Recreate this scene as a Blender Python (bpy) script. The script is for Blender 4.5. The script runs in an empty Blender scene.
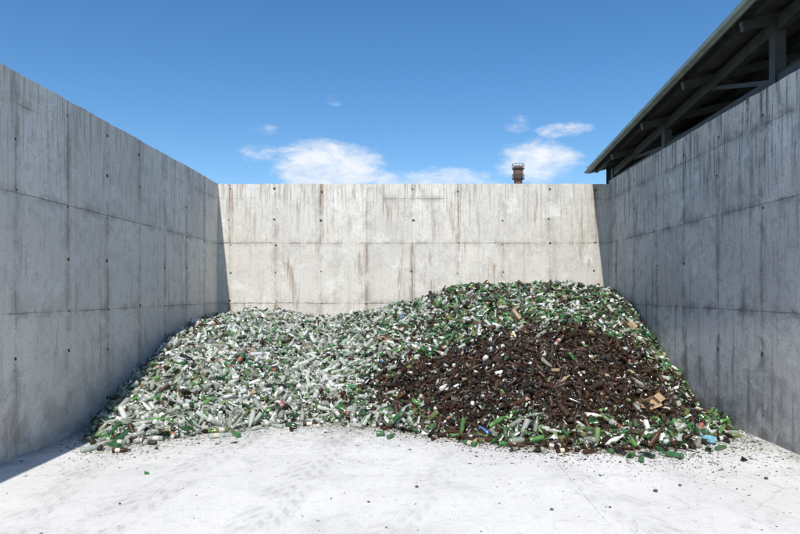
import bpy, bmesh, math, random
import numpy as np
from mathutils import Vector, Matrix
random.seed(7); rng=np.random.default_rng(11)
sc=bpy.context.scene
EYE=2.15
XL,XR,YB=-5.18,5.10,16.3
# ------------------------------------------------------------ node helper
class NT:
    def __init__(s,nt): s.nt=nt; s.n=nt.nodes; s.l=nt.links
    def new(s,t,**k):
        n=s.n.new(t)
        for a,b in k.items(): setattr(n,a,b)
        return n
    def put(s,sock,v):
        if isinstance(v,bpy.types.NodeSocket): s.l.new(v,sock)
        elif v is not None:
            try: sock.default_value=v
            except Exception: sock.default_value=(*v,1.0)
    def m(s,op,a,b=None,c=None,clamp=False):
        n=s.new('ShaderNodeMath',operation=op); n.use_clamp=clamp
        s.put(n.inputs[0],a)
        if b is not None: s.put(n.inputs[1],b)
        if c is not None: s.put(n.inputs[2],c)
        return n.outputs[0]
    def comb(s,x,y,z):
        n=s.new('ShaderNodeCombineXYZ'); s.put(n.inputs[0],x); s.put(n.inputs[1],y); s.put(n.inputs[2],z); return n.outputs[0]
    def noise(s,vec,scale,detail=4,rough=.55,dist=0):
        n=s.new('ShaderNodeTexNoise'); s.put(n.inputs['Vector'],vec); n.inputs['Scale'].default_value=scale
        n.inputs['Detail'].default_value=detail; n.inputs['Roughness'].default_value=rough; n.inputs['Distortion'].default_value=dist
        return n.outputs['Fac']
    def ramp(s,v,a,b,lo=0.,hi=1.,smooth=True):
        n=s.new('ShaderNodeMapRange'); n.interpolation_type='SMOOTHSTEP' if smooth else 'LINEAR'
        s.put(n.inputs['Value'],v); s.put(n.inputs['From Min'],a); s.put(n.inputs['From Max'],b)
        s.put(n.inputs['To Min'],lo); s.put(n.inputs['To Max'],hi); return n.outputs[0]
    def mix(s,f,a,b,blend='MIX'):
        n=s.new('ShaderNodeMix'); n.data_type='RGBA'; n.blend_type=blend
        s.put(n.inputs[0],f); s.put(n.inputs[6],a if isinstance(a,bpy.types.NodeSocket) else (*a,1)); s.put(n.inputs[7],b if isinstance(b,bpy.types.NodeSocket) else (*b,1))
        return n.outputs[2]
def newmat(name):
    m=bpy.data.materials.new(name); m.use_nodes=True; t=NT(m.node_tree)
    b=m.node_tree.nodes['Principled BSDF']; return m,t,b
# ------------------------------------------------------------ materials
def concrete_wall(name,axis,base,stain,stain_amt,zlines,off,seed,light=(.6,.59,.56),pw=1.2,blot=.5,rusty=.6):
    m,t,b=newmat(name)
    pos=t.new('ShaderNodeNewGeometry').outputs['Position']
    sp=t.new('ShaderNodeSeparateXYZ'); t.l.new(pos,sp.inputs[0])
    u=sp.outputs[axis]; z=sp.outputs[2]
    P=t.comb(u,seed,z)
    big=t.noise(P,.55,5,.6); mid=t.noise(P,2.2,6,.68,.6); fine=t.noise(P,22,5,.7); m2=t.noise(P,6.5,6,.7,.3)
    streak=t.noise(t.comb(t.m('MULTIPLY',u,5.0),seed+3,t.m('MULTIPLY',z,.35)),1.0,5,.65)
    streak2=t.noise(t.comb(t.m('MULTIPLY',u,17.0),seed+5,t.m('MULTIPLY',z,.9)),1.0,5,.65)
    wob=t.m('MULTIPLY',t.m('SUBTRACT',t.noise(P,3.0,4,.6),.5),.045)
    row=t.m('ADD',t.m('GREATER_THAN',z,zlines[0]),t.m('GREATER_THAN',z,zlines[1]))
    uu=t.m('DIVIDE',t.m('ADD',t.m('ADD',u,off),wob),pw)
    wn=t.new('ShaderNodeTexWhiteNoise',noise_dimensions='3D')
    t.l.new(t.comb(t.m('FLOOR',uu),row,seed),wn.inputs['Vector'])
    ws=t.new('ShaderNodeTexWhiteNoise',noise_dimensions='3D')
    t.l.new(t.comb(t.m('FLOOR',t.m('ADD',uu,.5)),row,seed+40),ws.inputs['Vector'])
    sr=ws.outputs['Value']
    fr=t.m('ABSOLUTE',t.m('SUBTRACT',t.m('FRACT',uu),.5))
    dv=t.m('MULTIPLY',t.m('SUBTRACT',.5,fr),pw)
    fade=t.ramp(t.noise(P,1.1,4,.65),.40,.58)
    wdt=t.m('ADD',.008,t.m('MULTIPLY',t.ramp(m2,.45,.7),.026))
    sv=t.m('MULTIPLY',t.ramp(dv,.003,wdt,1,0),t.m('ADD',t.m('MULTIPLY',fade,.7),.2))
    sv=t.m('MULTIPLY',sv,t.ramp(sr,0.,.8,.3,1.))
    hal=t.m('MULTIPLY',t.ramp(dv,.0,.15,1,0),t.ramp(mid,.40,.60))
    sh=None;hh=None
    for i,zl in enumerate(zlines):
        d=t.m('ABSOLUTE',t.m('ADD',t.m('SUBTRACT',z,zl),wob))
        h=t.ramp(d,.003,wdt,1,0); h2=t.ramp(d,0.,.14,1,0)
        if i>=2:
            k=t.ramp(t.noise(t.comb(u,seed+i,0.),.35,2),.45,.55); h=t.m('MULTIPLY',h,k); h2=t.m('MULTIPLY',h2,k)
        sh=h if sh is None else t.m('MAXIMUM',sh,h); hh=h2 if hh is None else t.m('MAXIMUM',hh,h2)
    hal=t.m('MAXIMUM',hal,t.m('MULTIPLY',hh,t.ramp(mid,.40,.60)))
    seam=t.m('MAXIMUM',sv,t.m('MULTIPLY',sh,t.m('ADD',t.m('MULTIPLY',fade,.65),.3)))
    vor=t.new('ShaderNodeTexVoronoi'); t.l.new(P,vor.inputs['Vector']); vor.inputs['Scale'].default_value=17
    pore=t.m('MULTIPLY',t.ramp(vor.outputs['Distance'],.08,.22,1,0),t.ramp(t.noise(P,1.6,4,.65),.45,.58))
    c=t.mix(t.ramp(big,.35,.65),base,light)
    c=t.mix(t.m('MULTIPLY',wn.outputs['Value'],.42),c,tuple(x*.66 for x in base))
    c=t.mix(t.m('MULTIPLY',t.ramp(mid,.49,.64),blot),c,tuple(x*.62 for x in base))
    c=t.mix(t.m('MULTIPLY',t.ramp(m2,.51,.66),blot*.85),c,tuple(x*.55 for x in base))
    c=t.mix(t.m('MULTIPLY',t.ramp(streak,.52,.69),stain_amt),c,stain)
    top=t.ramp(z,3.0,5.05,.12,1.)
    c=t.mix(t.m('MULTIPLY',t.m('MULTIPLY',t.ramp(streak2,.49,.63),top),min(1,stain_amt*1.35)),c,tuple(x*.72 for x in stain))
    low=t.ramp(z,.0,1.3,1,0)
    c=t.mix(t.m('MULTIPLY',t.m('MULTIPLY',low,t.ramp(mid,.35,.6)),.6),c,tuple(x*.9 for x in stain))
    c=t.mix(t.m('MULTIPLY',t.ramp(t.noise(P,1.9,7,.72,.1),.54,.66),.5),c,tuple(min(.82,x*1.15) for x in light))
    c=t.mix(t.m('MULTIPLY',hal,.5),c,tuple(x*.8 for x in stain))
    c=t.mix(t.m('MULTIPLY',t.ramp(fine,.42,.66),.3),c,tuple(x*.6 for x in base))
    rust=t.m('MULTIPLY',t.ramp(t.noise(t.comb(t.m('MULTIPLY',u,2.6),seed+9,t.m('MULTIPLY',z,.5)),1.3,4),.58,.68),t.ramp(streak2,.43,.58))
    r2=t.m('MULTIPLY',t.m('MULTIPLY',t.ramp(dv,.01,.11,1,0),t.m('GREATER_THAN',sr,.5)),t.ramp(streak2,.40,.58))
    c=t.mix(t.m('MULTIPLY',t.m('MAXIMUM',rust,r2),rusty),c,(.26,.155,.085))
    c=t.mix(t.m('MULTIPLY',seam,.76),c,tuple(x*.30 for x in base))
    c=t.mix(t.m('MULTIPLY',pore,.65),c,tuple(x*.35 for x in base))
    t.l.new(c,b.inputs['Base Color']); b.inputs['Roughness'].default_value=.9; b.inputs['Specular IOR Level'].default_value=.3
    hgt=t.m('ADD',t.m('MULTIPLY',fine,.3),t.m('MULTIPLY',mid,.6)); hgt=t.m('ADD',hgt,t.m('MULTIPLY',m2,.5))
    hgt=t.m('SUBTRACT',hgt,t.m('MULTIPLY',seam,.9)); hgt=t.m('SUBTRACT',hgt,t.m('MULTIPLY',pore,.6))
    hgt=t.m('ADD',hgt,t.m('MULTIPLY',wn.outputs['Value'],.4))
    bp=t.new('ShaderNodeBump'); bp.inputs['Strength'].default_value=.7; bp.inputs['Distance'].default_value=.016
    t.l.new(hgt,bp.inputs['Height']); t.l.new(bp.outputs[0],b.inputs['Normal'])
    return m
def simple(name,col,rough=.7,metal=0,var=.3,scale=6,spec=.5):
    m,t,b=newmat(name)
    pos=t.new('ShaderNodeNewGeometry').outputs['Position']
    n=t.noise(pos,scale,5,.65)
    c=t.mix(t.ramp(n,.3,.7),col,tuple(x*(1-var) for x in col))
    t.l.new(c,b.inputs['Base Color']); b.inputs['Roughness'].default_value=rough; b.inputs['Metallic'].default_value=metal
    b.inputs['Specular IOR Level'].default_value=spec
    bp=t.new('ShaderNodeBump'); bp.inputs['Strength'].default_value=.3; bp.inputs['Distance'].default_value=.01
    t.l.new(n,bp.inputs['Height']); t.l.new(bp.outputs[0],b.inputs['Normal'])
    return m
def ground_mat():
    m,t,b=newmat('pale_concrete_slab')
    pos=t.new('ShaderNodeNewGeometry').outputs['Position']
    sp=t.new('ShaderNodeSeparateXYZ'); t.l.new(pos,sp.inputs[0]); x,y=sp.outputs[0],sp.outputs[1]
    big=t.noise(pos,.35,5,.6); mid=t.noise(pos,1.7,6,.68,.5); fine=t.noise(pos,34,5,.75); f2=t.noise(pos,9,6,.72)
    c=t.mix(t.ramp(big,.35,.65),(.72,.705,.67),(.63,.615,.585))
    c=t.mix(t.m('MULTIPLY',t.ramp(mid,.50,.66),.42),c,(.48,.47,.445))
    c=t.mix(t.m('MULTIPLY',t.ramp(f2,.5,.68),.35),c,(.43,.42,.39))
    c=t.mix(t.m('MULTIPLY',t.ramp(fine,.52,.68),.42),c,(.33,.32,.29))
    acc=None
    for (x0,k,w,ph,am) in ((-2.75,.10,.30,0.,1.),(-1.35,.10,.30,1.3,.9),(-3.9,-.12,.26,.7,.8),(1.9,-.2,.26,.4,.6),(3.2,-.2,.26,.1,.55),(.2,.32,.24,.2,.5)):
        cx=t.m('ADD',t.m('MULTIPLY',t.m('SUBTRACT',y,7.),k),x0)
        dx=t.m('SUBTRACT',x,cx)
        band=t.ramp(t.m('ABSOLUTE',dx),w*.8,w,1,0)
        chv=t.m('ADD',t.m('MULTIPLY',y,9.),t.m('MULTIPLY',t.m('ABSOLUTE',dx),14.))
        tr=t.ramp(t.m('SINE',t.m('MULTIPLY',t.m('ADD',chv,ph),2.6)),-.1,.5)
        tr=t.m('MULTIPLY',tr,t.ramp(t.m('SINE',t.m('MULTIPLY',dx,45.)),-.8,-.3))
        v=t.m('MULTIPLY',t.m('MULTIPLY',band,t.m('ADD',t.m('MULTIPLY',tr,.65),.35)),am)
        acc=v if acc is None else t.m('MAXIMUM',acc,v)
    acc=t.m('MULTIPLY',acc,t.ramp(t.noise(pos,1.3,5,.65),.38,.56))
    c=t.mix(t.m('MULTIPLY',acc,.5),c,(.34,.33,.31))
    def joint(v,per,o):
        f=t.m('ABSOLUTE',t.m('SUBTRACT',t.m('FRACT',t.m('DIVIDE',t.m('ADD',t.m('ADD',v,o),t.m('MULTIPLY',t.m('SUBTRACT',mid,.5),.02)),per)),.5))
        return t.ramp(t.m('MULTIPLY',t.m('SUBTRACT',.5,f),per),.002,.010,1,0)
    j=t.m('MAXIMUM',joint(x,4.6,2.8),joint(y,5.2,3.1))
    c=t.mix(t.m('MULTIPLY',j,t.ramp(mid,.4,.6,.1,.5)),c,(.24,.23,.22))
    vo=t.new('ShaderNodeTexVoronoi',feature='DISTANCE_TO_EDGE'); vo.inputs['Scale'].default_value=.45
    nn=t.new('ShaderNodeVectorMath',operation='ADD'); t.l.new(pos,nn.inputs[0])
    t.l.new(t.comb(t.m('MULTIPLY',mid,.5),t.m('MULTIPLY',f2,.25),0.),nn.inputs[1]); t.l.new(nn.outputs[0],vo.inputs['Vector'])
    cr=t.m('MULTIPLY',t.ramp(vo.outputs['Distance'],.0,.005,1,0),t.ramp(big,.5,.6))
    c=t.mix(t.m('MULTIPLY',cr,.4),c,(.25,.24,.22))
    ed=t.m('ADD',y,t.m('MULTIPLY',mid,1.6))
    dirt=t.m('MULTIPLY',t.ramp(ed,8.6,10.6),t.ramp(f2,.35,.6))
    c=t.mix(t.m('MULTIPLY',dirt,.5),c,(.27,.255,.22))
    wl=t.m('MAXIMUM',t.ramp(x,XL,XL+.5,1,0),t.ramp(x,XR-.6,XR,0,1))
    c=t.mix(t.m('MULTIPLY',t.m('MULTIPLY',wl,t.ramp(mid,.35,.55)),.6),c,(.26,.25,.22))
    t.l.new(c,b.inputs['Base Color']); b.inputs['Roughness'].default_value=.85; b.inputs['Specular IOR Level'].default_value=.3
    h=t.m('ADD',t.m('MULTIPLY',fine,.35),t.m('MULTIPLY',f2,.6)); h=t.m('SUBTRACT',h,t.m('MULTIPLY',cr,.5))
    bp=t.new('ShaderNodeBump'); bp.inputs['Strength'].default_value=.45; bp.inputs['Distance'].default_value=.01
    t.l.new(h,bp.inputs['Height']); t.l.new(bp.outputs[0],b.inputs['Normal'])
    return m
def glass_mat(name,alpha=False):
    m,t,b=newmat(name)
    a=t.new('ShaderNodeAttribute',attribute_name='Col')
    pos=t.new('ShaderNodeNewGeometry').outputs['Position']
    n=t.noise(pos,18,3,.7)
    sc_=t.new('ShaderNodeSeparateColor'); t.l.new(a.outputs['Color'],sc_.inputs[0])
    brown=t.ramp(t.m('SUBTRACT',sc_.outputs[0],sc_.outputs[1]),.001,.008)
    dust=t.m('MULTIPLY',t.ramp(n,.48,.72),t.ramp(brown,0.,1.,.4,.28))
    c=t.mix(dust,a.outputs['Color'],t.mix(brown,(.27,.26,.22),(.13,.095,.065)))
    t.l.new(c,b.inputs['Base Color'])
    t.l.new(t.m('MAXIMUM',t.ramp(n,.4,.75,.05,.4),t.m('MULTIPLY',brown,.42)),b.inputs['Roughness'])
    if alpha:
        lum=t.new('ShaderNodeRGBToBW'); t.l.new(a.outputs['Color'],lum.inputs[0])
        al=t.ramp(lum.outputs[0],.05,.35,.95,.62)
        t.l.new(t.m('SUBTRACT',1.,t.m('MULTIPLY',a.outputs['Alpha'],t.m('SUBTRACT',1.,al))),b.inputs['Alpha'])
    b.inputs['IOR'].default_value=1.5
    t.l.new(t.ramp(brown,0.,1.,.7,.3),b.inputs['Specular IOR Level'])
    return m
# ------------------------------------------------------------ mesh helpers
def obj_from(name,verts,faces,mat=None,parent=None,smooth=False):
    me=bpy.data.meshes.new(name); me.from_pydata([tuple(v) for v in verts],[],[tuple(f) for f in faces]); me.update()
    o=bpy.data.objects.new(name,me); sc.collection.objects.link(o)
    if mat: me.materials.append(mat)
    if parent: o.parent=parent
    if smooth: me.polygons.foreach_set('use_smooth',[True]*len(me.polygons))
    return o
def empty(name):
    o=bpy.data.objects.new(name,None); sc.collection.objects.link(o); return o
class MB:
    def __init__(s): s.v=[];s.f=[]
    def beam(s,a,b,w,h,up=(0,0,1)):
        a=Vector(a);b=Vector(b);d=(b-a).normalized();up=Vector(up)
        if abs(d.dot(up))>.98: up=Vector((0,1,0))
        r=d.cross(up).normalized();q=r.cross(d).normalized();k=len(s.v)
        for p in (a,b):
            for i,j in ((-1,-1),(1,-1),(1,1),(-1,1)): s.v.append(p+r*w/2*i+q*h/2*j)
        for f in ((0,1,2,3),(7,6,5,4),(0,4,5,1),(1,5,6,2),(2,6,7,3),(3,7,4,0)): s.f.append([k+x for x in f])
    def cyl(s,a,b,r0,r1,n=12,caps=True):
        a=Vector(a);b=Vector(b);d=(b-a).normalized();u=d.orthogonal().normalized();w=d.cross(u);k=len(s.v)
        for p,r in ((a,r0),(b,r1)):
            for i in range(n):
                t=2*math.pi*i/n; s.v.append(p+(u*math.cos(t)+w*math.sin(t))*r)
        for i in range(n): j=(i+1)%n; s.f.append([k+i,k+j,k+n+j,k+n+i])
        if caps: s.f.append([k+i for i in range(n)][::-1]); s.f.append([k+n+i for i in range(n)])
    def obj(s,name,mat,parent=None,bevel=0,smooth=False):
        o=obj_from(name,s.v,s.f,mat,parent,smooth)
        if bevel:
            m=o.modifiers.new('b','BEVEL'); m.width=bevel; m.segments=2
        return o
def bulk(name,V,F,C,mat,parent,smooth):
    me=bpy.data.meshes.new(name); nf=len(F)
    me.vertices.add(len(V)); me.vertices.foreach_set('co',V.astype(np.float32).ravel())
    me.loops.add(nf*4); me.loops.foreach_set('vertex_index',F.astype(np.int32).ravel())
    me.polygons.add(nf); me.polygons.foreach_set('loop_start',np.arange(0,nf*4,4,dtype=np.int32))
    me.polygons.foreach_set('use_smooth',np.full(nf,smooth))
    me.update(calc_edges=True)
    ca=me.color_attributes.new('Col','FLOAT_COLOR','CORNER')
    ca.data.foreach_set('color',np.repeat(C,4,axis=0).astype(np.float32).ravel())
    me.materials.append(mat)
    o=bpy.data.objects.new(name,me); sc.collection.objects.link(o); o.parent=parent
    return o
# ------------------------------------------------------------ ground
g=ground_mat()
obj_from('ground',[(-600,-600,0),(600,-600,0),(600,900,0),(-600,900,0)],[(0,1,2,3)],g)
# ------------------------------------------------------------ walls
def wall(name,x0,x1,y0,y1,ztop,mat,slab_axis):
    n=90; V=[];F=[]
    for i in range(n+1):
        f=i/n
        zt=ztop(f)+random.uniform(-.01,.01)
        if slab_axis=='y':
            y=y0+(y1-y0)*f; V+= [(x0,y,-.2),(x1,y,-.2),(x1,y,zt),(x0,y,zt)]
        else:
            x=x0+(x1-x0)*f; V+= [(x,y0,-.2),(x,y1,-.2),(x,y1,zt),(x,y0,zt)]
    for i in range(n):
        a=i*4;b=a+4
        for k in range(4): F.append((a+k,a+(k+1)%4,b+(k+1)%4,b+k))
    F.append((0,1,2,3)); F.append((n*4+3,n*4+2,n*4+1,n*4))
    o=obj_from(name,V,F,mat)
    bm=bmesh.new(); bm.from_mesh(o.data); bmesh.ops.recalc_face_normals(bm,faces=bm.faces); bm.to_mesh(o.data); bm.free()
    return o
ZL=(1.88,3.46,4.62)
mB=concrete_wall('concrete_back',0,(.66,.625,.555),(.40,.36,.295),.5,ZL,.07,3.,light=(.76,.725,.655),blot=.36,rusty=.62)
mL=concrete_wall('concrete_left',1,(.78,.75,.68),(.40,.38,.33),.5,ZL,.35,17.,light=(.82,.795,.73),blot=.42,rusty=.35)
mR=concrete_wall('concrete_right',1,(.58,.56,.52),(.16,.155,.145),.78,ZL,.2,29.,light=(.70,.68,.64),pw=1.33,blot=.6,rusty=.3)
wb=wall('concrete_wall',XL-.4,XR+1.2,YB,YB+.35,lambda f:5.02,mB,'x')
wl=wall('concrete_wall',XL-.35,XL,-5,YB-.003,lambda f:5.03,mL,'y')
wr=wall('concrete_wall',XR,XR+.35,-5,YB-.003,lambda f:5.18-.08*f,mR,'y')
hole=simple('tie_hole_dark',(.07,.06,.05),.9)
def holes(parent,axis,rng_,plane,sgn,off,pw,zs):
    mb=MB(); k=math.ceil((rng_[0]+off)/pw)
    while k*pw-off<rng_[1]:
        for z in zs:
            if random.random()<.25: continue
            u=k*pw-off+random.uniform(-.03,.03); zz=z+random.uniform(-.05,.05); r=random.uniform(.014,.032)
            if axis=='x': mb.cyl((u,plane+.05,zz),(u,plane-.004,zz),r*1.15,r*1.15,10)
            else: mb.cyl((plane-sgn*.05,u,zz),(plane+sgn*.004,u,zz),r,r,10)
        k+=1
    mb.obj('tie_holes',hole,parent)
holes(wb,'x',(XL+.1,XR-.1),YB,0,.07,1.2,(.4,1.25,1.9,2.7,3.45,4.1,4.85))
holes(wl,'y',(-4,YB-.2),XL,1,.35,1.2,(.4,1.25,1.9,2.7,3.45,4.1,4.75))
holes(wr,'y',(-4,YB-.2),XR,-1,.2,1.33,(.4,1.25,1.9,2.7,3.45,4.1,4.75))
# ------------------------------------------------------------ shed on the right
shed=empty('industrial_shed')
mroof=simple('roof_sheet_underside',(.085,.09,.085),.6,.2,.4,2)
mfas=simple('green_grey_fascia',(.24,.29,.25),.5,.0,.4,3)
msteel=simple('dark_steel',(.05,.056,.056),.55,.3,.4,5)
mclad=simple('shade_tone_cladding',(.045,.05,.05),.8,0,.4,1)  # toned dark on purpose: the shed's inner shade is put into the colour
XE=4.74; SL=.25
def rz(x,y): return 5.50+(16.9-y)*.098+SL*(x-XE)
y0,y1=-3.,16.9; X2=13.
V=[];F=[]; n=int((y1-y0)/.045)
for i in range(n+1):
    y=y0+(y1-y0)*i/n; c=(0,.03,.035,.005)[i%4]
    V+=[(XE,y,rz(XE,y)+c),(X2,y,rz(X2,y)+c),(X2,y,rz(X2,y)+c+.012),(XE,y,rz(XE,y)+c+.012)]
for i in range(n):
    a=i*4;b=a+4
    for k in range(4): F.append((a+k,a+(k+1)%4,b+(k+1)%4,b+k))
obj_from('roof',V,F,mroof,shed)
mb=MB()
mb.beam((XE-.03,y0,rz(XE,y0)-.02),(XE-.03,y1,rz(XE,y1)-.02),.05,.16)
mb.beam((XE-.09,y0,rz(XE,y0)-.07),(XE-.09,y1,rz(XE,y1)-.07),.07,.05)
mb.beam((XE-.03,y1+.02,rz(XE,y1)),(X2,y1+.02,rz(X2,y1)),.04,.2)
mb.obj('fascia_gutter',mfas,shed,.008)
mb=MB()
for x in (4.95,5.6,6.5,7.5,8.5,9.5,10.5,11.5,12.5):
    mb.beam((x,y0,rz(x,y0)-.07),(x,y1,rz(x,y1)-.07),.06,.12)
mb.obj('purlins',msteel,shed)
mb=MB()
for y in np.arange(1.1,17,2.0):
    mb.beam((XE+.05,y,rz(XE,y)-.21),(X2,y,rz(X2,y)-.21),.09,.14)
mb.obj('rafters',msteel,shed)
mb=MB()
PX=5.32
mb.beam((PX,y0,5.42),(PX,16.2,5.16),.12,.14)
mb.beam((PX,y0,rz(PX,y0)-.36),(PX,16.6,rz(PX,16.6)-.34),.12,.2)
for y in (1.1,5.1,9.1,13.1,16.5):
    mb.beam((PX,y,5.0),(PX,y,rz(PX,y)-.2),.16,.16)
    mb.beam((PX,y,5.35),(PX+2.0,y,rz(PX+2,y)-.25),.09,.09)
    if y<16:
        mb.beam((PX,y,5.25),(PX,y+2,rz(PX,y+2)-.4),.07,.07)
    mb.beam((PX+.15,y,5.30),(X2,y,5.9),.08,.1)
mb.obj('posts_and_truss',msteel,shed)
V=[(XR+.1,16.86,4.8),(X2,16.86,0),(X2,16.86,rz(X2,16.86)),(XR+.1,16.86,rz(XR+.1,16.86)-.02),(XR+.1,16.86,0)]
obj_from('gable_cladding',V,[(4,1,2,3)],mclad,shed)  # sheet added to close the gap below the roof so it shows dark
obj_from('side_cladding',[(X2,y0,0),(X2,y1,0),(X2,y1,rz(X2,y1)),(X2,y0,rz(X2,y0))],[(0,1,2,3)],mclad,shed)
# ------------------------------------------------------------ chimney
ch=empty('brick_chimney'); CX,CY=20.3,122.
def brick():
    m,t,b=newmat('chimney_brick')
    pos=t.new('ShaderNodeNewGeometry').outputs['Position']; sp=t.new('ShaderNodeSeparateXYZ'); t.l.new(pos,sp.inputs[0])
    n=t.noise(pos,.8,5,.7)
    band=t.ramp(t.m('SINE',t.m('MULTIPLY',sp.outputs[2],7.)),.2,.8)
    c=t.mix(t.ramp(n,.35,.65),(.19,.10,.07),(.12,.085,.07)); c=t.mix(t.m('MULTIPLY',band,.5),c,(.07,.055,.05))
    t.l.new(c,b.inputs['Base Color']); b.inputs['Roughness'].default_value=.9; return m
mbk=brick()
mb=MB(); mb.cyl((CX,CY,0),(CX,CY,24.6),1.2,.78,20); mb.cyl((CX,CY,24.6),(CX,CY,25.0),.82,.98,20); mb.cyl((CX,CY,25.0),(CX,CY,27.0),.98,.92,20)
mb.obj('shaft',mbk,ch)
mb=MB(); RR=1.2
for z in (24.5,26.5): mb.cyl((CX,CY,z),(CX,CY,z+.12),RR+.04,RR+.04,20)
for i in range(12):
    a=2*math.pi*i/12; c=2*math.pi*(i+1)/12; x=CX+RR*math.cos(a); y=CY+RR*math.sin(a)
    for z in (24.5,26.5):
        mb.beam((x,y,z),(x,y,z+.95),.06,.06)
        mb.beam((x,y,z+.95),(CX+RR*math.cos(c),CY+RR*math.sin(c),z+.95),.06,.06)
for s in (-1,1): mb.beam((CX+s*.25,CY-1.25,3),(CX+s*.25,CY-1.0,26.5),.06,.06)
mb.obj('platforms_and_ladder',msteel,ch)
# ------------------------------------------------------------ heap height field
FX=[-5.18,-4.8,-4.2,-3.7,-3.26,-2.5,-1.95,-.55,.23,1.2,2.45,3.5,4.5,5.1]
FY=[10.1,9.2,8.8,9.0,9.5,10.0,10.4,9.9,9.4,8.8,8.5,8.5,9.1,9.9]
def front(x): return np.interp(x,FX,FY)
def wav(x,y,s,seed):
    r=np.random.default_rng(seed); o=0
    for i in range(6):
        a=r.uniform(0,6.28); f=s*r.uniform(.6,1.7); o=o+np.sin((x*math.cos(a)+y*math.sin(a))*f+r.uniform(0,6.28))
    return o/6
def smin(a,b,k):
    h=np.clip(.5+.5*(b-a)/k,0,1); return b*(1-h)+a*h-k*h*(1-h)
def smax(a,b,k): return -smin(-a,-b,k)
def hfun(x,y):
    x=np.asarray(x,float); y=np.asarray(y,float)
    f=front(x)+.12*wav(x,x*0,3.,77)+.06*wav(x,x*0,9.,78); t=y-f
    toe=np.interp(x,[-5.2,-.5,.5,3.8,5.1],[0,0,1.1,1.2,1.1])
    s=np.interp(x,[-5.2,-1,1,3,5.1],[.36,.365,.47,.50,.50])
    H=np.interp(x,[-5.2,-4,-2,-.6,.3,1.1,2,3.4,4.4,5.1],[1.46,1.58,1.54,1.70,1.95,2.22,2.30,2.32,2.26,2.05])
    a=smin(s*(t-toe)+.05,H,.5)
    dx=(x-1.95)/np.where(x<1.95,2.75,2.9); dy=(y-11.35)/np.where(y<11.35,2.95,2.6)
    r=np.sqrt(dx*dx+dy*dy+.02); c=1.5*(1-r)
    toeh=smin(t*1.2,np.full_like(t,.14),.1)
    h=smax(smax(a,c,.25),toeh,.1)
    h=smin(h,t*1.0,.15)
    amp=np.clip(t/1.2,0,1)
    h=h+amp*(.10*wav(x,y,1.6,1)+.075*wav(x,y,4.5,2)+.045*wav(x,y,11,3))
    return np.where(t<-.05,-.05,h)
def mound_w(x,y):
    dx=(x-2.0)/np.where(x<2.0,2.7,2.9); dy=(y-11.3)/np.where(y<11.3,2.5,1.35)
    r=np.sqrt(dx*dx+dy*dy)+.13*wav(x,y,3,9)+.07*wav(x,y,9,10)
    return np.clip((1.08-r)/.24,0,1)
def normal(x,y):
    e=.05; gx=(hfun(x+e,y)-hfun(x-e,y))/(2*e); gy=(hfun(x,y+e)-hfun(x,y-e))/(2*e)
    gx=np.clip(gx,-1,1); gy=np.clip(gy,-1,1)
    n=np.stack([-gx,-gy,np.ones_like(gx)],1); return n/np.linalg.norm(n,axis=1,keepdims=True)
nx,ny=260,220
gx=np.linspace(XL-.02,XR+.02,nx); gy=np.linspace(8.0,YB+.02,ny)
GX,GY=np.meshgrid(gx,gy); GZ=hfun(GX,GY)-.05+rng.normal(0,.012,GX.shape)
GZ=GZ+.035*mound_w(GX,GY)
Vh=np.stack([GX.ravel(),GY.ravel(),GZ.ravel()],1)
idx=np.arange(nx*ny).reshape(ny,nx)
Fh=np.stack([idx[:-1,:-1],idx[:-1,1:],idx[1:,1:],idx[1:,:-1]],-1).reshape(-1,4)
mheap,t,b=newmat('glass_crumb_and_dirt')
pos=t.new('ShaderNodeNewGeometry').outputs['Position']
v=t.new('ShaderNodeTexVoronoi'); t.l.new(pos,v.inputs['Vector']); v.inputs['Scale'].default_value=55
sep=t.new('ShaderNodeSeparateColor'); t.l.new(v.outputs['Color'],sep.inputs[0])
a=t.new('ShaderNodeAttribute',attribute_name='Col')
c=t.mix(t.ramp(sep.outputs[0],.3,.9),(.02,.022,.014),(.09,.09,.07)); c=t.mix(t.ramp(sep.outputs[1],.86,.92),c,(.30,.33,.28)); c=t.mix(t.ramp(sep.outputs[2],.8,.85),c,(.04,.10,.035))
d_=t.mix(t.ramp(sep.outputs[0],.3,.95),(.018,.011,.007),(.07,.045,.029)); d_=t.mix(t.ramp(sep.outputs[1],.95,.97),d_,(.22,.19,.15))
c=t.mix(a.outputs['Color'],c,d_)
t.l.new(c,b.inputs['Base Color']); b.inputs['Roughness'].default_value=.75
pile=empty('glass_bottle_pile')
fc=(Vh[Fh[:,0]]+Vh[Fh[:,2]])/2; mw=mound_w(fc[:,0],fc[:,1]); Cc=np.stack([mw,mw,mw,np.ones_like(mw)],1)
bulk('crumb_core',Vh,Fh,Cc,mheap,pile,False)
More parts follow.
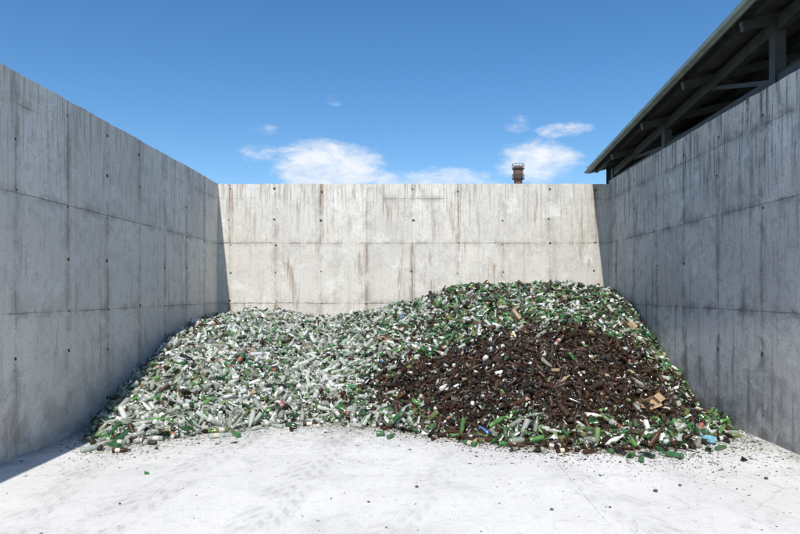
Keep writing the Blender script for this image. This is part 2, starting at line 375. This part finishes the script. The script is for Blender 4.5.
# ------------------------------------------------------------ colours
def palette(x,y,frag=False):
    n=len(x); w=mound_w(x,y); u=rng.random(n); out=np.zeros((n,4)); out[:,3]=1
    left=np.clip((.6-x)/2.0,0,1)
    patch=wav(x,y,2.5,33); patch2=wav(x,y,4.,34)
    PB=np.array([[.036,.016,.008],[.020,.011,.007],[.058,.028,.013],[.014,.010,.008],[.05,.031,.02]])
    PG=np.array([[.03,.14,.035],[.018,.08,.022],[.09,.22,.05],[.13,.16,.045],[.010,.04,.014],[.19,.28,.11],[.06,.11,.045]])
    PC=np.array([[.54,.57,.49],[.68,.68,.63],[.43,.47,.39],[.27,.31,.24],[.52,.56,.51],[.33,.34,.28]])
    pb=.13+.17*(1-left)+.12*patch; pg=(.19+.22*patch2)*left+(.46+.25*patch2)*(1-left)
    pb=np.clip(pb,.03,1); pg=np.clip(pg,.05,.8)
    pb=pb*(1-w)+.925*w; pg=pg*(1-w)+.035*w
    k=np.where(u<pb,0,np.where(u<pb+pg,1,2))
    for i,P in enumerate((PB,PG,PC)):
        m=k==i; out[m,:3]=P[rng.integers(0,len(P),m.sum())]
    out[:,:3]*=rng.uniform(.6,1.35,(n,1))
    q=rng.random(n)
    for lo,hi,col in ((0,.015,(.66,.64,.58)),(.015,.026,(.36,.27,.17)),(.026,.0268,(.06,.15,.32)),(.0268,.0273,(.34,.06,.04)),(.0273,.0278,(.45,.34,.08))):
        m=(q>=lo)&(q<hi); out[m,:3]=col; out[m,3]=0
    return np.clip(out,0,.8),k
# ------------------------------------------------------------ bottles
SEG=9
def revolve(prof,jag=0,seed=0):
    r_=np.random.default_rng(seed); V=[]
    for j,(r,z) in enumerate(prof):
        for i in range(SEG):
            a=2*math.pi*i/SEG; zz=z+(r_.uniform(-jag,jag) if j==len(prof)-1 else 0)
            V.append((r*math.cos(a),r*math.sin(a),zz))
    F=[]
    for j in range(len(prof)-1):
        for i in range(SEG):
            k=(i+1)%SEG; F.append((j*SEG+i,j*SEG+k,(j+1)*SEG+k,(j+1)*SEG+i))
    return np.array(V),np.array(F)
def arcshard(seed,R,L,w0,nseg=3):
    r_=np.random.default_rng(seed); V=[]
    for j in range(2):
        for i in range(nseg+1):
            a=w0*(i/nseg-.5)*(1 if j==0 else r_.uniform(.5,1.)); V.append((R*math.cos(a)-R,R*math.sin(a),(L*j)+r_.uniform(-.3,.3)*L*(1 if i in(0,nseg) else .5)))
    F=[(i,i+1,nseg+2+i,nseg+1+i) for i in range(nseg)]
    return np.array(V),np.array(F)
T=[
 ([(.002,.012),(.034,0),(.037,.012),(.037,.06),(.037,.14),(.037,.185),(.030,.212),(.0165,.238),(.0135,.285),(.016,.287),(.0155,.302),(.010,.302)],3,.30,.24,0),
 ([(.002,.008),(.028,0),(.031,.01),(.031,.04),(.031,.10),(.031,.14),(.026,.165),(.015,.195),(.0125,.225),(.0145,.227),(.0135,.238),(.009,.238)],3,.235,.24,0),
 ([(.002,.006),(.036,0),(.041,.01),(.042,.03),(.042,.075),(.041,.095),(.034,.108),(.033,.125),(.030,.125)],3,.125,.06,0),
 ([(.002,.010),(.034,0),(.037,.012),(.037,.06),(.037,.11)],2,.11,.17,.045),
 ([(.036,.0),(.031,.03),(.0165,.056),(.0135,.10),(.016,.102),(.0155,.117),(.010,.117)],-9,.12,.15,.0),
 ([(.002,.008),(.028,0),(.031,.01),(.031,.05),(.030,.085)],-9,.09,.14,.035),
]
def place(tpl,P,A,spin,scale,col,lab,labcol):
    V,F,lrow=tpl; n=len(P)
    z=A/np.linalg.norm(A,axis=1,keepdims=True)
    ref=np.where(np.abs(z[:,2:3])<.9,np.array([[0,0,1.]]),np.array([[1.,0,0]]))
    x=np.cross(ref,z); x/=np.linalg.norm(x,axis=1,keepdims=True); y=np.cross(z,x)
    L=V[:,2].max()/2
    Vc=V-np.array([0,0,L])
    cs,sn=np.cos(spin)[:,None],np.sin(spin)[:,None]
    vx=Vc[None,:,0]*cs-Vc[None,:,1]*sn; vy=Vc[None,:,0]*sn+Vc[None,:,1]*cs; vz=np.broadcast_to(Vc[None,:,2],vx.shape)
    W=(vx[...,None]*x[:,None,:]+vy[...,None]*y[:,None,:]+vz[...,None]*z[:,None,:])*scale[:,None,None]+P[:,None,:]
    FF=F[None]+(np.arange(n)*len(V))[:,None,None]
    C=np.repeat(col[:,None,:],len(F),axis=1)
    if lrow>0:
        C[:,lrow*SEG:(lrow+1)*SEG,:]=np.where(lab[:,None,None],labcol[:,None,:],C[:,lrow*SEG:(lrow+1)*SEG,:])
    return W.reshape(-1,3),FF.reshape(-1,4),C.reshape(-1,4)
def scatter_pts(n):
    x=rng.uniform(XL+.05,XR-.05,n); y=rng.uniform(8.2,YB-.05,n)
    keep=(y-front(x))>.05
    keep&=rng.random(n)<np.where(y>15.6,.6,1)
    return x[keep],y[keep]
mg=glass_mat('bottle_glass',alpha=True); ms=glass_mat('shard_glass')
LC=np.array([[.55,.53,.47,0],[.42,.38,.28,0],[.5,.5,.5,0],[.30,.10,.07,0],[.12,.2,.14,0],[.58,.58,.55,0]])
AV,AF,AC=[],[],[]; base=0
NB=14500
for ti,(prof,lrow,L,wt,jag) in enumerate(T):
    x,y=scatter_pts(int(NB*wt*1.35))
    w=mound_w(x,y); k=rng.random(len(x))>w*.62; x,y=x[k],y[k]
    n=len(x); N=normal(x,y); r=rng.normal(0,1,(n,3)); r-=N*(r*N).sum(1,keepdims=True); r/=np.linalg.norm(r,axis=1,keepdims=True)
    A=r+N*rng.normal(0,.45,(n,1))
    z=hfun(x,y)
    P=np.stack([x,y,z],1)+N*rng.uniform(-.05,.05,(n,1))
    scl=rng.uniform(.85,1.25,n)
    ln=np.linalg.norm(A,axis=1); ext=L*scl/2*np.abs(A[:,0]/ln)+.04
    P[:,0]=np.clip(P[:,0],XL+ext,XR-ext); ext=L*scl/2*np.abs(A[:,1]/ln)+.04; P[:,1]=np.minimum(P[:,1],YB-ext)
    ext=L*scl/2*np.abs(A[:,2]/ln)+.025; P[:,2]=np.maximum(P[:,2],ext)
    col,kk=palette(x,y)
    lab=rng.random(n)<.15*(1-.6*mound_w(x,y)); lc=LC[rng.integers(0,6,n)]
    tpl=revolve(prof,jag,ti)
    W,FF,C=place((tpl[0],tpl[1],lrow),P,A,rng.uniform(0,6.28,n),scl,col,lab,lc)
    AV.append(W);AF.append(FF+base);AC.append(C);base+=len(W)
bulk('bottles',np.concatenate(AV),np.concatenate(AF),np.concatenate(AC),mg,pile,True)
# curved broken pieces
AV,AF,AC=[],[],[]; base=0
for si in range(8):
    x,y=scatter_pts(6000)
    n=len(x); N=normal(x,y); r=rng.normal(0,1,(n,3)); A=r-N*(r*N).sum(1,keepdims=True)*rng.uniform(.3,1,(n,1)); A/=np.linalg.norm(A,axis=1,keepdims=True)
    P=np.stack([x,y,hfun(x,y)],1)+N*rng.uniform(-.02,.06,(n,1)); P[:,2]=np.maximum(P[:,2],.03)
    P[:,0]=np.clip(P[:,0],XL+.05,XR-.05); P[:,1]=np.minimum(P[:,1],YB-.05)
    col,kk=palette(x,y); sv,sf=arcshard(si,.036,.04+.014*si,1.1+.25*(si%4))
    W,FF,C=place((sv,sf,-9),P,A,rng.uniform(0,6.28,n),rng.uniform(.6,1.35,n)*(1-.3*mound_w(x,y)),col,np.zeros(n,bool),np.zeros((n,4)))
    AV.append(W);AF.append(FF+base);AC.append(C);base+=len(W)
bulk('broken_pieces',np.concatenate(AV),np.concatenate(AF),np.concatenate(AC),ms,pile,True)
# ------------------------------------------------------------ shards
def shards(name,x,y,z,N,size,col,parent,tilt=.6):
    n=len(x); r=rng.normal(0,1,(n,3)); NN=N+rng.normal(0,tilt,(n,3)); NN/=np.linalg.norm(NN,axis=1,keepdims=True)
    r-=NN*(r*NN).sum(1,keepdims=True); r/=np.linalg.norm(r,axis=1,keepdims=True); q=np.cross(NN,r)
    a=size*rng.uniform(.6,1.4,n); b_=size*rng.uniform(.35,.9,n)
    P=np.stack([x,y,z],1)
    pts=[]
    for sx,sy in ((-1,-1),(1,-1),(1,1),(-1,1)):
        pts.append(P+r*(a*sx*rng.uniform(.25,1,n))[:,None]/2*1.2+q*(b_*sy*rng.uniform(.3,1,n))[:,None]/2*1.2+NN*(size*rng.uniform(-.15,.15,n))[:,None])
    V=np.stack(pts,1)
    V[...,2]=np.maximum(V[...,2],.003)
    F=np.arange(n*4).reshape(n,4)
    return bulk(name,V.reshape(-1,3),F,col,ms,parent,False)
x,y=scatter_pts(230000)
k=(rng.random(len(x))<.32+.68*mound_w(x,y)); x,y=x[k],y[k]
N=normal(x,y); n=len(x); col,_=palette(x,y)
z=hfun(x,y)+rng.uniform(-.04,.035,n)
sz=np.exp(rng.normal(math.log(.034),.45,n))
shards('glass_shards',x,y,z,N,sz,col,pile)
n=15000; x=rng.uniform(XL+.03,XR-.03,n); d=rng.exponential(.30,n)*np.interp(x,[-5,-3,0,3,5],[1.1,1.,.6,1.1,2.0]); y=front(x)-d+.1
col,_=palette(x,y+1.2); col[:,:3]=np.where(rng.random((n,1))<.35,[.42,.38,.28],col[:,:3])
shards('glass_crumbs',x,y,np.full(n,.006),np.tile([0,0,1.],(n,1)),np.exp(rng.normal(math.log(.02),.5,n)),np.clip(col,0,.8),pile,.25)
n=2600; x=rng.uniform(XL+.03,XR-.03,n); y=9-rng.uniform(0,1,n)**1.6*7.; col,_=palette(x,y)
shards('loose_grit',x,y,np.full(n,.004),np.tile([0,0,1.],(n,1)),np.exp(rng.normal(math.log(.010),.55,n)),col,pile,.2)
# fringe bottles lying on the slab
AV,AF,AC=[],[],[];base=0
for ti in (0,1,2,3,4,5):
    n=(36,54,12,40,40,40)[ti]; prof,lrow,L,wt,jag=T[ti]
    x=rng.uniform(XL+.3,XR-.3,n); y=front(x)+.12-rng.exponential(.15,n); a=rng.uniform(0,6.28,n)
    P=np.stack([x,y,np.full(n,max(p[0] for p in prof)+.002)],1); A=np.stack([np.cos(a),np.sin(a),rng.normal(0,.01,n)],1)
    col,_=palette(x,y+.8); tpl=revolve(prof,jag,ti)
    lc=np.tile([.55,.53,.48,0],(n,1))
    W,FF,C=place((tpl[0],tpl[1],lrow),P,A,rng.uniform(0,6,n),np.ones(n),col,rng.random(n)<.3,lc)
    AV.append(W);AF.append(FF+base);AC.append(C);base+=len(W)
bulk('fringe_bottles',np.concatenate(AV),np.concatenate(AF),np.concatenate(AC),mg,pile,True)
# ------------------------------------------------------------ individually visible strays
GREEN=(.03,.14,.045,1);BROWN=(.04,.016,.007,1);CLEAR=(.45,.53,.47,1)
def stray(px,py,ang,ti,col,lab=False,z=None):
    prof,lrow,L,wt,jag=T[ti]; tpl=revolve(prof,jag,ti)
    R=max(p[0] for p in prof)
    P=np.array([[0,0,0.]]);A=np.array([[math.cos(ang),math.sin(ang),0.]])
    W,FF,C=place((tpl[0],tpl[1],lrow),P,A,np.array([.3]),np.array([1.]),np.array([col]),np.array([lab]),np.array([[.6,.55,.42,0]]))
    o=bulk('glass_bottle',W,FF,C,mg,None,True); o.location=(px,py,R+.002 if z is None else z); return o
stray(-3.95,8.35,.2,1,BROWN,True); stray(-1.65,10.0,.05,0,BROWN,True); stray(-.52,9.3,.1,2,(.05,.16,.06,1))
stray(-.35,9.2,1.2,1,GREEN); stray(2.02,8.35,.25,1,BROWN,True); stray(2.9,7.95,1.3,1,GREEN); stray(3.35,8.1,2.4,0,GREEN)
stray(-4.4,8.45,1.0,0,CLEAR); stray(.75,8.75,2.2,0,GREEN,True); stray(1.35,8.4,.7,4,CLEAR); stray(-2.9,9.2,.5,0,CLEAR,True)
stray(4.2,8.5,.6,1,GREEN); stray(-2.2,9.9,2.6,1,CLEAR)
# cardboard boxes
mcard=simple('cardboard',(.42,.29,.17),.85,0,.25,9)
def box(x,y,w,d,h,rot,tilt):
    mb=MB(); t_=.006
    mb.beam((0,0,t_/2),(0,d,t_/2),w,t_)
    for s in (-1,1):
        mb.beam((s*w/2,0,h/2+.004),(s*w/2,d,h/2+.004),t_,h)
        mb.beam((s*(w/2+.045),0.01,h+.02),(s*(w/2+.045),d-.01,h+.03),.1,t_*.8,up=(s*-.4,0,1))
    for yy in (0,d): mb.beam((-w/2+.005,yy,h/2+.004),(w/2-.005,yy,h/2+.004),t_,h-.01)
    mb.beam((0,-.05,h*.9),(0,-.012,h*.98),w*.9,t_)
    o=mb.obj('cardboard_box',mcard); z=float(hfun(x,y))
    o.location=(x,y,z+.01); o.rotation_euler=(tilt,random.uniform(-.3,.3),rot); return o
box(3.75,9.75,.28,.18,.07,.3,.5); box(4.45,12.9,.26,.2,.12,.8,.7); box(-.6,12.6,.18,.12,.06,.4,.5)
box(2.3,10.1,.2,.1,.05,2.3,.6); box(-3.2,12.,.18,.14,.06,1.2,.6)
def bag(x,y,r,col,sx=1.4,sz=.45,seed=0):
    bm=bmesh.new(); bmesh.ops.create_icosphere(bm,subdivisions=4,radius=r)
    from mathutils import noise
    for v in bm.verts:
        n_=noise.noise(v.co*(5/r*.35)+Vector((seed,0,0))); n2=noise.noise(v.co*(14/r*.35)+Vector((0,seed,3)))
        v.co*=1+.55*n_+.28*n2; v.co.x*=sx; v.co.z*=sz
    me=bpy.data.meshes.new('plastic_bag'); bm.to_mesh(me); bm.free()
    m=simple('bag_film_%d'%seed,col,.3,0,.2,20); me.materials.append(m)
    o=bpy.data.objects.new('plastic_bag',me); sc.collection.objects.link(o)
    o.location=(x,y,max(0,float(hfun(x,y)))+r*sz*.75); o.rotation_euler=(.1,.1,random.uniform(-1,1))
bag(4.15,8.95,.11,(.2,.42,.5),1.6,.4,1); bag(-2.6,10.9,.08,(.55,.56,.54),1.3,.5,2); bag(-4.2,11.2,.09,(.55,.57,.56),1.4,.5,3)
bag(3.9,13.6,.08,(.55,.55,.53),1.4,.5,5); bag(-1.4,11.5,.08,(.6,.6,.58),1.5,.5,7)
mst=simple('stone',(.10,.09,.08),.9)
for (x,y,r) in ((0.02,6.85,.02),(2.6,6.7,.024),(2.95,6.9,.018),(4.05,7.15,.024),(1.95,6.2,.014),(-3.,6.3,.014)):
    bm=bmesh.new(); bmesh.ops.create_icosphere(bm,subdivisions=2,radius=r)
    for v in bm.verts: v.co*=random.uniform(.8,1.15); v.co.z*=.7
    me=bpy.data.meshes.new('stone'); bm.to_mesh(me); bm.free(); me.materials.append(mst)
    o=bpy.data.objects.new('stone',me); sc.collection.objects.link(o); o.location=(x,y,r*.55)
# ------------------------------------------------------------ light
to_sun=Vector((-.10,-.80,1.)).normalized()
el=math.asin(to_sun.z); az=math.atan2(to_sun.x,to_sun.y)
L=bpy.data.lights.new('sun','SUN'); L.energy=5.0; L.angle=math.radians(.53); L.color=(1,.965,.915)
lo=bpy.data.objects.new('sun',L); sc.collection.objects.link(lo); lo.rotation_euler=(-to_sun).to_track_quat('-Z','Y').to_euler(); lo.location=(-3,-20,25)
w=bpy.data.worlds.new('World'); sc.world=w; w.use_nodes=True; t=NT(w.node_tree); bg=w.node_tree.nodes['Background']
sky=t.new('ShaderNodeTexSky',sky_type='NISHITA'); sky.sun_disc=False; sky.sun_elevation=el; sky.sun_rotation=az%(2*math.pi)
sky.altitude=300; sky.air_density=1.0; sky.dust_density=.3; sky.ozone_density=2.5
d=t.new('ShaderNodeTexCoord').outputs['Generated']; sp=t.new('ShaderNodeSeparateXYZ'); t.l.new(d,sp.inputs[0])
A=t.m('ARCTAN2',sp.outputs[0],sp.outputs[1]); E=t.m('ARCSINE',sp.outputs[2])
cv=t.comb(t.m('MULTIPLY',A,1.),t.m('MULTIPLY',E,2.2),0.)
n1=t.noise(cv,13,7,.62,.3); n2=t.noise(cv,38,5,.68)
nn=t.m('ADD',t.m('MULTIPLY',n1,.65),t.m('MULTIPLY',n2,.35))
tot=None
for (a,e,ra,re,am) in ((-.135,.195,.095,.050,1.),(.02,.178,.13,.024,.8),(.195,.205,.075,.036,.9),(-.25,.215,.04,.02,.5),(.235,.25,.05,.013,.6),(.15,.262,.05,.02,.45),(-.13,.30,.02,.010,.35),(-.24,.25,.03,.012,.4),
                       (-1.3,.2,.3,.08,1.),(1.2,.25,.35,.07,1.),(2.4,.3,.5,.1,1.),(-2.5,.25,.4,.1,1.)):
    q=t.m('ADD',t.m('POWER',t.m('DIVIDE',t.m('SUBTRACT',A,a),ra),2.),t.m('POWER',t.m('DIVIDE',t.m('SUBTRACT',E,e),re),2.))
    g_=t.m('MULTIPLY',t.ramp(q,0.,1.6,1,0),am)
    tot=g_ if tot is None else t.m('MAXIMUM',tot,g_)
cl=t.ramp(t.m('ADD',nn,t.m('MULTIPLY',tot,.48)),.62,1.04)
cl=t.m('MULTIPLY',cl,t.ramp(tot,0.,.25))
ccol=t.mix(t.ramp(n1,.4,.65),(5.6,6.0,6.5),(6.6,6.7,6.8))
hs=t.new('ShaderNodeHueSaturation'); hs.inputs['Saturation'].default_value=1.27; t.l.new(sky.outputs[0],hs.inputs['Color'])
fin=t.mix(t.m('MULTIPLY',cl,.9),hs.outputs[0],ccol)
t.l.new(fin,bg.inputs['Color']); bg.inputs['Strength'].default_value=.15
# ------------------------------------------------------------ camera
cam=bpy.data.cameras.new('camera'); co=bpy.data.objects.new('camera',cam); sc.collection.objects.link(co)
co.location=(0,0,EYE); co.rotation_euler=(math.pi/2,0,0)
cam.sensor_width=36; cam.lens=27.9; cam.shift_x=-15/800; cam.shift_y=26/800; cam.clip_end=3000
sc.camera=co
sc.view_settings.view_transform='Standard'; sc.view_settings.look='None'; sc.view_settings.exposure=0
